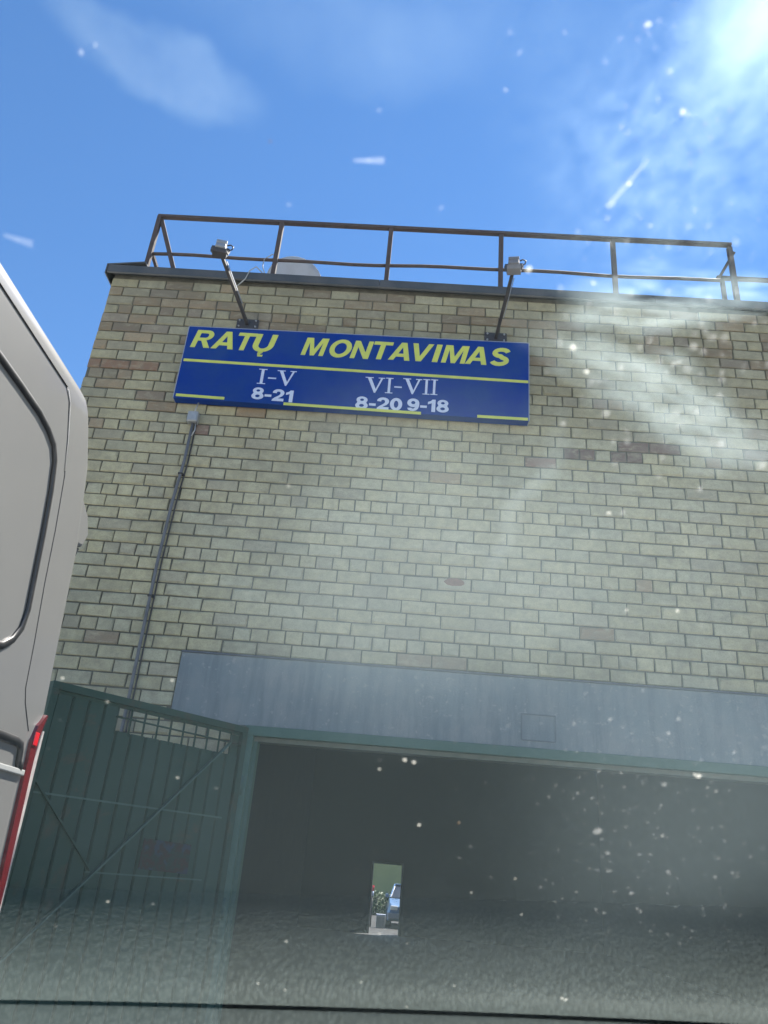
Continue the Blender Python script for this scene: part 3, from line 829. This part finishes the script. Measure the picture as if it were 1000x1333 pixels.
def car(name, label, x, y):
    t = thing(name, label, 'car', (x, y, 0))
    paint = worn('car_blue', (.10, .19, .34), (.13, .22, .36), .3, 6, .5, bmp=0, coat=.5)
    # front faces -y; outline in y (length) and z
    def loft(name, secs, mat, par, bev=.03):
        mb = MB(); vs = []; n = None
        for y_, pts in secs:
            vs += [(a, y_, b) for a, b in pts]; n = len(pts)
        fs = [tuple(range(n))[::-1], tuple((len(secs)-1)*n+k for k in range(n))]
        for i in range(len(secs)-1):
            for k in range(n): fs.append((i*n+k, i*n+(k+1) % n, (i+1)*n+(k+1) % n, (i+1)*n+k))
        mb.add(vs, fs); return mb.build(name, mat, par, bevel=bev)
    S = lambda w, z0, z1, s: [(-w, z0), (w, z0), (w+.01, (z0+z1)/2), (w-s, z1), (-w+s, z1), (-w-.01, (z0+z1)/2)]
    loft('body', [(0, S(.74, .28, .68, .06)), (.25, S(.82, .22, .78, .06)), (1.2, S(.85, .2, .92, .07)), (3.3, S(.85, .2, .94, .07)), (4.0, S(.80, .25, .90, .07))], paint, t)
    loft('cabin', [(1.15, S(.74, .90, .94, .02)), (1.85, S(.72, .90, 1.34, .13)), (2.9, S(.72, .90, 1.36, .14)), (3.7, S(.70, .90, .98, .05))], M_GLASSD, t, .02)
    mb = MB(); mb.box((-.58, 1.80, 1.345), (.58, 2.95, 1.385)); mb.build('roof', paint, t, bevel=.018)
    for s in (-1, 1):
        mb = MB(); mb.bar((s*.74, 1.18, .93), (s*.60, 1.85, 1.36), .05, .05); mb.build('pillar', paint, t)
        mb = MB(); mb.box((s*.60-.13, -.012, .56), (s*.60+.13, .15, .70)); hl = mb.build('headlight', worn('lamp_clear', (.75, .76, .7), (.6, .62, .6), .15, 20, .4, bmp=0), t, bevel=.03)
        mb = MB(); mb.box((s*.87-.06, 1.25, .92), (s*.87+.06, 1.33, 1.04)); mb.build('mirror', paint, t, bevel=.02)
    mb = MB(); mb.box((-.80, -.05, .30), (.80, .06, .48)); mb.build('bumper', worn('bumper_grey', (.25, .28, .32), (.2, .22, .25), .5, 10, .5), t, bevel=.03)
    mb = MB(); mb.box((-.42, -.02, .50), (.42, .02, .60)); mb.build('grille', M_RUBBER, t)
    mb = MB(); mb.box((-.26, -.062, .34), (.26, -.052, .44)); mb.build('number_plate', M_WHT, t)
    for yy in (.75, 3.25):
        for s in (-1, 1):
            mb = MB(); mb.tube([(s*.66, yy, .31), (s*.86, yy, .31)], .31, 20); wh = mb.build('wheel', M_RUBBER, t)
            mb = MB(); mb.tube([(s*.80, yy, .31), (s*.868, yy, .31)], .2, 16); mb.build('rim', M_GALV, wh)
    return t
car('parked_car', 'small blue car facing the camera outside the far back doorway', 1.00, 24.2)
pst = thing('marker_post', 'thin post with red top and white band outside the far doorway', 'post', (-.375, 24.0, 0))
mb = MB(); mb.tube([(0, 0, 0), (0, 0, .95)], .03, 8); mb.build('pole', M_DARKM, pst)
mb = MB(); mb.tube([(0, 0, .95), (0, 0, 1.10)], .05, 10); mb.build('white_band', M_WHT, pst)
mb = MB(); mb.tube([(0, 0, 1.10), (0, 0, 1.28)], .05, 10); mb.build('red_top', m_redl, pst)
bx = thing('grey_cabinet', 'small pale grey cabinet on the ground outside the far doorway', 'cabinet', (-.03, 24.0, 0))
mb = MB(); mb.box((-.15, -.12, 0), (.15, .12, .36)); mb.build('case', M_DISH, bx, bevel=.01)
mb = MB(); mb.box((-.16, -.13, .36), (.16, .13, .42)); mb.build('lid', M_WHT, bx, bevel=.01)
mb = MB(); mb.box((-.13, -.127, .05), (.13, -.1205, .32)); mb.build('door', M_GALV, bx)
gw = thing('garage_block', 'low olive plastered garage block far behind the back doorway', 'building', (0, 40, 0))
mb = MB(); mb.box((-9, 0, 0), (9, 6, 3.4)); mb.build('wall', worn('olive_plaster', (.36, .37, .15), (.29, .31, .14), .9, 1.2, .8), gw)
mb = MB(); mb.box((-9.2, -.25, 3.4), (9.2, 6.2, 3.6)); mb.build('roof', M_CAP, gw)
for x in (-6, -3.4, 3.2, 5.8):
    mb = MB(); mb.box((x-1.2, -.06, 0), (x+1.2, -.001, 2.3)); mb.build('garage_door', M_GATE2, gw)
hd = thing('hedge', 'dark green hedge in front of the olive garage block behind the doorway', 'hedge', (-2, 34, 0))
mb = MB()
for k in range(4200):
    p_ = Vector((rnd.uniform(-3.5, 3.0), rnd.uniform(-.35, .35), rnd.uniform(.02, .95)))
    d = Vector((rnd.uniform(-1, 1), rnd.uniform(-1, 1), rnd.uniform(-1, 1))).normalized(); s_ = d.orthogonal().normalized()
    mb.add([p_, p_+s_*.05+d*.03, p_+d*.11, p_-s_*.05+d*.03], [(0, 1, 2, 3)])
fol = mb.build('foliage', worn('leaf_green', (.045, .085, .03), (.07, .11, .04), .6, 3, .8, bmp=0), hd); fol['kind'] = 'stuff'
mb = MB()
for k in range(12): mb.tube([(-3.3+k*.55, 0, 0), (-3.3+k*.55+.05, 0, .8)], .02, 6)
st = mb.build('stem', M_DARKM, hd); st['kind'] = 'stuff'

# ------------------------------------------------------------------ the car one looks out of: windscreen and dashboard
WO = Vector((0.048321, -4.669612, 1.198813))
WU = Vector((0.9961947, 0.0871557, 0)); WV = Vector((0.0677327, -0.7741887, 0.6293204)); WW = Vector((-0.0548489, 0.6269256, 0.777146))
own = thing('car', 'car one looks out of, its dirty windscreen and reflected grey dashboard filling the foreground', 'car', WO)
WM = Matrix((WU, WV, WW)).transposed().to_4x4()       # local x across, y up the slope, z outward

def film_material():
    m = bpy.data.materials.new('windscreen_dust_veil'); m.use_nodes = True
    nt = m.node_tree; nt.nodes.clear()
    out = nt.nodes.new('ShaderNodeOutputMaterial')
    tc = nt.nodes.new('ShaderNodeTexCoord').outputs['Object']
    warp = nt.nodes.new('ShaderNodeTexNoise'); warp.inputs['Scale'].default_value = 14; warp.inputs['Detail'].default_value = 4
    nt.links.new(tc, warp.inputs['Vector'])
    sub = nt.nodes.new('ShaderNodeVectorMath'); sub.operation = 'MULTIPLY_ADD'
    nt.links.new(warp.outputs['Color'], sub.inputs[0]); sub.inputs[1].default_value = (.05, .05, 0); sub.inputs[2].default_value = (-.025, -.025, 0)
    add = nt.nodes.new('ShaderNodeVectorMath'); add.operation = 'ADD'
    nt.links.new(tc, add.inputs[0]); nt.links.new(sub.outputs[0], add.inputs[1])
    wc = add.outputs[0]
    def blob(cx, cy, rx, ry, rot, lo=.35, hi=1.0, vec=wc):
        mp = nt.nodes.new('ShaderNodeMapping'); mp.vector_type = 'TEXTURE'
        mp.inputs['Location'].default_value = (cx, cy, 0); mp.inputs['Rotation'].default_value = (0, 0, math.radians(rot)); mp.inputs['Scale'].default_value = (rx, ry, 50)
        nt.links.new(vec, mp.inputs['Vector'])
        ln = nt.nodes.new('ShaderNodeVectorMath'); ln.operation = 'LENGTH'; nt.links.new(mp.outputs[0], ln.inputs[0])
        mr = nt.nodes.new('ShaderNodeMapRange'); mr.interpolation_type = 'SMOOTHSTEP'
        mr.inputs['From Min'].default_value = lo; mr.inputs['From Max'].default_value = hi; mr.inputs['To Min'].default_value = 1; mr.inputs['To Max'].default_value = 0
        nt.links.new(ln.outputs['Value'], mr.inputs['Value'])
        return mr.outputs[0]
    def nz(scale, rot, sc, lo, hi, detail=5):
        mp = nt.nodes.new('ShaderNodeMapping'); mp.vector_type = 'TEXTURE'
        mp.inputs['Rotation'].default_value = (0, 0, math.radians(rot)); mp.inputs['Scale'].default_value = sc
        nt.links.new(tc, mp.inputs['Vector'])
        return ramp(nt, noise(nt, mp.outputs[0], scale, detail, .62), [(lo, 0.0), (hi, 1.0)])
    terms = []
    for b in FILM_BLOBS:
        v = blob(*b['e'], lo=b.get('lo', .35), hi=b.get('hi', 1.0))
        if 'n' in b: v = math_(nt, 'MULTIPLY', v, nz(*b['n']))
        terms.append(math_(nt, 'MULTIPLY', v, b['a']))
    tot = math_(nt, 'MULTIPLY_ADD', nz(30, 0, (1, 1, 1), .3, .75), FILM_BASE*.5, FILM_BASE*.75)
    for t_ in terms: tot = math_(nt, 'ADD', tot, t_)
    a = nt.nodes.new('ShaderNodeVolumeScatter'); a.inputs['Color'].default_value = (.96, .96, .95, 1); a.inputs['Anisotropy'].default_value = .72
    b = nt.nodes.new('ShaderNodeVolumeScatter'); b.inputs['Color'].default_value = (.60, .92, 1.0, 1); b.inputs['Anisotropy'].default_value = .15
    nt.links.new(math_(nt, 'MULTIPLY', tot, .30), a.inputs['Density']); nt.links.new(math_(nt, 'MULTIPLY', tot, .70), b.inputs['Density'])
    ad = nt.nodes.new('ShaderNodeAddShader'); nt.links.new(a.outputs[0], ad.inputs[0]); nt.links.new(b.outputs[0], ad.inputs[1])
    nt.links.new(ad.outputs[0], out.inputs['Volume'])
    return m
FILM_BASE = 1.3
FILM_BLOBS = [  # smears, plus glare and reflected veil put in as film density
    dict(e=(.1330, .9400, .034, .040, -40), lo=.0, hi=1.1, a=32, n=(60, 48, (1.3, .9, 1), .0, .6)),  # sun glare in the corner, put in as denser film
    dict(e=(-.0928, .9067, .044, .0125, -17), lo=.55, hi=1.05, a=34, n=(18, -17, (1, 1, 1), .15, .7)),
    dict(e=(-.0338, .9225, .070, .0200, -9), lo=.4, hi=1.1, a=13, n=(14, 0, (1, 1, 1), .25, .8)),
    dict(e=(.0129, .9264, .060, .0255, 3), lo=.3, hi=1.1, a=9, n=(20, 0, (1, 1, 1), .25, .8)),
    dict(e=(.1080, .8900, .070, .062, -9), lo=.1, hi=1.1, a=26, n=(110, 40, (1.2, .9, 1), .30, .80)),
    dict(e=(.1272, .8047, .070, .0150, -22), lo=.2, hi=1.1, a=90, n=(80, -18, (3.6, .7, 1), .33, .70)),
    dict(e=(.1280, .8380, .052, .0165, 3), lo=.2, hi=1.1, a=105, n=(110, 3, (3.4, .7, 1), .40, .68)),
    dict(e=(.1500, .7870, .052, .0190, -16), lo=.2, hi=1.1, a=80, n=(75, -8, (2.4, .8, 1), .34, .72)),
    dict(e=(.0800, .7339, .062, .0065, -103), lo=.1, hi=1.1, a=18),  # streak of light put in as film density
    dict(e=(.1500, .7000, .100, .105, 7), lo=.1, hi=1.15, a=19),  # from here down: veil of the mirrored dashboard, put in as film
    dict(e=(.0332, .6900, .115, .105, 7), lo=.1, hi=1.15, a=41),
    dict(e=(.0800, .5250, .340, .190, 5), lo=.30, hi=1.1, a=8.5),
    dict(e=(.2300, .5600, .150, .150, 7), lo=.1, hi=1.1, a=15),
]
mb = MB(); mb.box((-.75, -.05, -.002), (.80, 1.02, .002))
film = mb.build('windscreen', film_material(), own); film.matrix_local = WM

# the glass over the dashboard, where it mirrors the sunlit vinyl
m_gl = bpy.data.materials.new('windscreen_glass'); m_gl.use_nodes = True
nt = m_gl.node_tree; nt.nodes.clear()
out = nt.nodes.new('ShaderNodeOutputMaterial'); mx = nt.nodes.new('ShaderNodeMixShader')
tr = nt.nodes.new('ShaderNodeBsdfTransparent'); tr.inputs[0].default_value = (.985, .99, .985, 1)
gl = nt.nodes.new('ShaderNodeBsdfGlossy'); gl.inputs['Roughness'].default_value = 0.0; gl.inputs['Color'].default_value = (.86, .97, .95, 1)
ge = nt.nodes.new('ShaderNodeNewGeometry'); dt = nt.nodes.new('ShaderNodeVectorMath'); dt.operation = 'DOT_PRODUCT'
nt.links.new(ge.outputs['Normal'], dt.inputs[0]); nt.links.new(ge.outputs['Incoming'], dt.inputs[1])
ic = math_(nt, 'SUBTRACT', 1.0, math_(nt, 'ABSOLUTE', dt.outputs['Value']))
nt.links.new(math_(nt, 'MULTIPLY_ADD', math_(nt, 'POWER', ic, 5.0), .9, .085, clamp=True), mx.inputs[0])   # both faces of the pane
nt.links.new(tr.outputs[0], mx.inputs[1]); nt.links.new(gl.outputs[0], mx.inputs[2]); nt.links.new(mx.outputs[0], out.inputs[0])
mb = MB(); mb.add([(-.75, -.05, -.0045), (.80, -.05, -.0045), (.80, .531, -.0045), (-.75, .398, -.0045)], [(0, 1, 2, 3)])
mb.build('glass', m_gl, film)

# flecks of dirt and dried drops on the glass, plus some for mirrored grain
spk = [(-.0,0,0,0)]
SPECKS = []
def wpt(px, py):
    d = RIGHT*((px-500)/1000) + UP*((666.5-py)/1000) + FWD
    t = (WO - CAM).dot(WW)/d.dot(WW)
    p_ = CAM + d*t - WO
    return p_.dot(WU), p_.dot(WV), t
flecks = [(847,30,7,.9),(893,145,6,.8),(875,92,6,.7),(822,240,4,.8),(900,148,5,.7),(812,165,4,.5),(738,40,4,.4),(678,67,5,.4),(575,271,4,.5),(375,267,4,.5),(493,143,4,.4),
 (660,116,2,1),(350,184,2.5,-1),(101,67,5,.35),(120,57,5,.3),(480,209,3,.6),(18,313,3,.5),(690,352,7,.9),(748,455,6,1),(775,370,3,.8),(738,412,4,.7),(766,487,4,.8),(735,555,5,.7),
 (795,672,5,.9),(885,800,3,.9),(818,799,3,.8),(600,565,2,.5),(563,725,2,.8),(608,726,4,.7),(607,751,4,.6),(374,636,2,.9),(527,995,4,.9),(539,998,4,.8),(546,1080,3.2,1.2),(598,1077,3,-1),(494,1007,2.4,1),
 (137,919,3,1),(222,891,2.6,1),(78,888,3,.9),(138,1180,2.2,1),(229,1018,2,.9),(280,1032,2,.7),(912,1016,5,1.2),(907,1014,4,1),(780,1088,8,.5),(772,1045,3,.4),(738,1308,4.5,1.2),(733,1306,3,1.1),
 (867,1027,5,.4),(865,1094,4,.4),(872,1141,4,.4),(793,1117,4,.4),(824,1169,5,.35),(796,1140,3,.35),(811,1012,3,.35),(749,948,4,.5),(796,942,4,.5),(886,942,4,.5),(873,960,4,.45),(959,985,5,.4),(935,1036,3,.3),(836,1193,4,.35),(788,1195,3.5,.3),
 (494,1222,2,1),(530,1235,2,.8),(672,1150,1.6,1),(640,1148,1.6,1),(614,1168,1.6,.9),(680,1197,2,.9),(372,1232,2,.8),(370,1295,2.2,1),(335,1287,2,.8),(470,1285,1.6,.8),(197,1183,2.4,.6),(530,1317,1.8,.9),(592,1290,1.4,.8),(70,1212,1.6,.8),(152,1217,1.6,.6),(540,1207,1.8,.7)]
for k in range(150):
    flecks.append((rnd.gauss(820, 110), rnd.uniform(930, 1230), rnd.uniform(.9, 2.4), rnd.uniform(.12, .35)))
for k in range(150):
    flecks.append((rnd.gauss(900, 85), rnd.gauss(470, 75), rnd.choice((1.5, 2.5, 4, 6, 8)), rnd.uniform(.05, .34)))
for k in range(60):
    flecks.append((rnd.gauss(900, 90), rnd.uniform(0, 330), rnd.uniform(2, 6), rnd.uniform(.08, .3)))
for k in range(190):  # faint flecks standing in for the dashboard grain mirrored here
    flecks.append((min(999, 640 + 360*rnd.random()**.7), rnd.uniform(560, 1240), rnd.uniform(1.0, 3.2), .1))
for k in range(90):
    flecks.append((rnd.uniform(0, 1000), rnd.uniform(880, 1330), rnd.uniform(.6, 1.3), rnd.uniform(.2, .8)))
for k in range(6):          # beaded tracks of dried drops
    x0 = rnd.uniform(690, 960)
    for j in range(10): flecks.append((x0 + j*rnd.uniform(-1, 4), 990 + j*22 + rnd.uniform(-6, 6), rnd.uniform(1.5, 3), rnd.uniform(.2, .4)))
def fleck_mat(name, v, col):
    m = bpy.data.materials.new(name); m.use_nodes = True
    nt = m.node_tree; nt.nodes.clear()
    out = nt.nodes.new('ShaderNodeOutputMaterial'); mx = nt.nodes.new('ShaderNodeMixShader'); mx.inputs[0].default_value = v
    t_ = nt.nodes.new('ShaderNodeBsdfTransparent'); tl = nt.nodes.new('ShaderNodeBsdfTranslucent'); tl.inputs[0].default_value = (*col, 1)
    nt.links.new(t_.outputs[0], mx.inputs[1]); nt.links.new(tl.outputs[0], mx.inputs[2]); nt.links.new(mx.outputs[0], out.inputs[0])
    return m
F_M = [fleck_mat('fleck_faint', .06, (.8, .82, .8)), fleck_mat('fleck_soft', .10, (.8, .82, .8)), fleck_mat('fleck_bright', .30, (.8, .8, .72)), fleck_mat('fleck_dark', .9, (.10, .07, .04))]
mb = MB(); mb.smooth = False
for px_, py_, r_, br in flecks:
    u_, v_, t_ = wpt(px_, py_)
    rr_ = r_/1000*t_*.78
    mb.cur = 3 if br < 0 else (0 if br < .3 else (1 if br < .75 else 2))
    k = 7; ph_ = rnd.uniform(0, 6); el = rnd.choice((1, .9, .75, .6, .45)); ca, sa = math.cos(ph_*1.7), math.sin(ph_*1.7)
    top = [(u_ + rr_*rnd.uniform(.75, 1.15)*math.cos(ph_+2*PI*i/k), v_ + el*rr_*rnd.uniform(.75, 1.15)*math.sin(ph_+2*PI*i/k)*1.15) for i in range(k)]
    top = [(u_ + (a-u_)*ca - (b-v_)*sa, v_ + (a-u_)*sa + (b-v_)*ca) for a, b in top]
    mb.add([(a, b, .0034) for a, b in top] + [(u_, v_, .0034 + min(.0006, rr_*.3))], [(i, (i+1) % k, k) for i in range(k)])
mb.cur = 1
for (a, b, wd) in (((848, 207), (793, 271), 4), ((460, 209), (500, 209), 4), ((0, 307), (38, 319), 5)):
    A = Vector(wpt(*a)[:2]); B = Vector(wpt(*b)[:2]); t_ = wpt(*a)[2]; d = (B-A).normalized(); nn = Vector((-d.y, d.x))*wd/1000*t_
    if wd == 5: mb.cur = 0
    mb.add([(*(A-nn*.4), .0034), (*(B-nn), .0034), (*(B+nn), .0034), (*(A+nn*.4), .0034)], [(0, 1, 2, 3)])
fk = mb.build('dirt_and_grain_speck', F_M, film); fk['kind'] = 'stuff'

# dashboard: grained grey vinyl, a panel joint running across, rounded off towards the driver
m_d, nt, p = nmat('dash_vinyl')
g = nt.nodes.new('ShaderNodeTexCoord').outputs['Object']
vo = nt.nodes.new('ShaderNodeTexVoronoi'); vo.inputs['Scale'].default_value = 275; vo.feature = 'SMOOTH_F1'
wv = noise(nt, g, 60, 2)
nt.links.new(scaled(nt, g, (1, .72, 1)), vo.inputs['Vector'])
dustd = ramp(nt, noise(nt, g, 7, 5, .6), [(.3, 0), (.75, .8)])
cr_ = ramp(nt, vo.outputs['Distance'], [(.18, 0), (.55, .8)])
nt.links.new(mix(nt, cr_, mix(nt, dustd, (.44, .48, .47), (.58, .62, .61)), (.31, .335, .33)), p.inputs['Base Color'])
p.inputs['Roughness'].default_value = .52; p.inputs['Specular IOR Level'].default_value = .6
bump(nt, p, math_(nt, 'MULTIPLY_ADD', wv, .25, vo.outputs['Distance']), .30, .003)
DM = Matrix.Translation(CAM - WO) @ Matrix.Rotation(math.radians(5), 4, 'Z')
dash = None
def dash_piece(name, ys, zoff, mat, par, x0=-.75, x1=.80, nx=30):
    mb = MB(); mb.smooth = True
    vs = []
    for yy, zz in ys:
        for i in range(nx+1):
            x = x0 + (x1-x0)*i/nx
            vs.append(DM @ Vector((x, yy - .009 - .045*x + .03*x*x, zz + zoff - .02*x*x)))
    fs = []
    for j in range(len(ys)-1):
        for i in range(nx): fs.append((j*(nx+1)+i, j*(nx+1)+i+1, (j+1)*(nx+1)+i+1, (j+1)*(nx+1)+i))
    mb.add(vs, fs)
    return mb.build(name, mat, par)
DP = [(.7365, -.372), (.7335, -.370)] + [(.722 - .080*math.sin(k/12*PI/2), -.368 - .105*(1 - math.cos(k/12*PI/2))) for k in range(13)]
dash = dash_piece('dashboard', DP, 0, m_d, own)
dash_piece('shaded_front', [(.6418, -.475), (.641, -.60), (.645, -.75), (.70, -1.05)], 0, M_RUBBER, dash)  # front of the dash, its shade put into a black colour
dash_piece('defroster_panel', [(.900, -.372), (.85, -.371), (.80, -.370), (.7435, -.370), (.7405, -.372)], 0, m_d, dash)
dash_piece('joint', [(.745, -.378), (.730, -.378)], 0, M_RUBBER, dash)
# frame round the glass and the body under it
mb = MB()
for x in (-.78, .83): mb.bar(WM @ Vector((x, -.06, .01)), WM @ Vector((x, 1.04, .01)), .06, .03, WW)
mb.build('pillar', M_DARKM, own)
mb = MB(); mb.bar(WM @ Vector((-.81, 1.05, .01)), WM @ Vector((.86, 1.05, .01)), .05, .05, WW); mb.build('roof_edge', M_DARKM, own)
mb = MB(); mb.bar(WM @ Vector((-.81, -.075, -.01)), WM @ Vector((.86, -.075, -.01)), .05, .05, WW); mb.build('cowl', M_DARKM, own)
mb = MB()
for i_ in range(1): mb.box((-.80, .86, -1.15), (.85, 1.75, -.42), DM)
mb.build('bonnet', M_DARKM, own, bevel=.08)
mb = MB(); mb.box((-.80, -.2, -1.3), (.85, .855, -1.05), DM); mb.build('floor_pan', M_RUBBER, own)  # unseen; black and run forward so the glass mirrors no lit ground
mb = MB(); mb.box((-.80, -1.35, .36), (.85, .07, .40), DM); mb.box((-.80, -1.39, -1.3), (.85, -1.35, .36), DM)
mb.build('unseen_lining', M_RUBBER, own)  # unseen lining, and doors below, added to keep skylight off the dash front
mb = MB(); mb.box((-.80, -1.35, -1.3), (-.78, .85, -.12), DM); mb.build('door', M_RUBBER, own)
mb = MB(); mb.box((.83, -1.35, -1.3), (.85, .85, -.12), DM); mb.build('door', M_RUBBER, own)
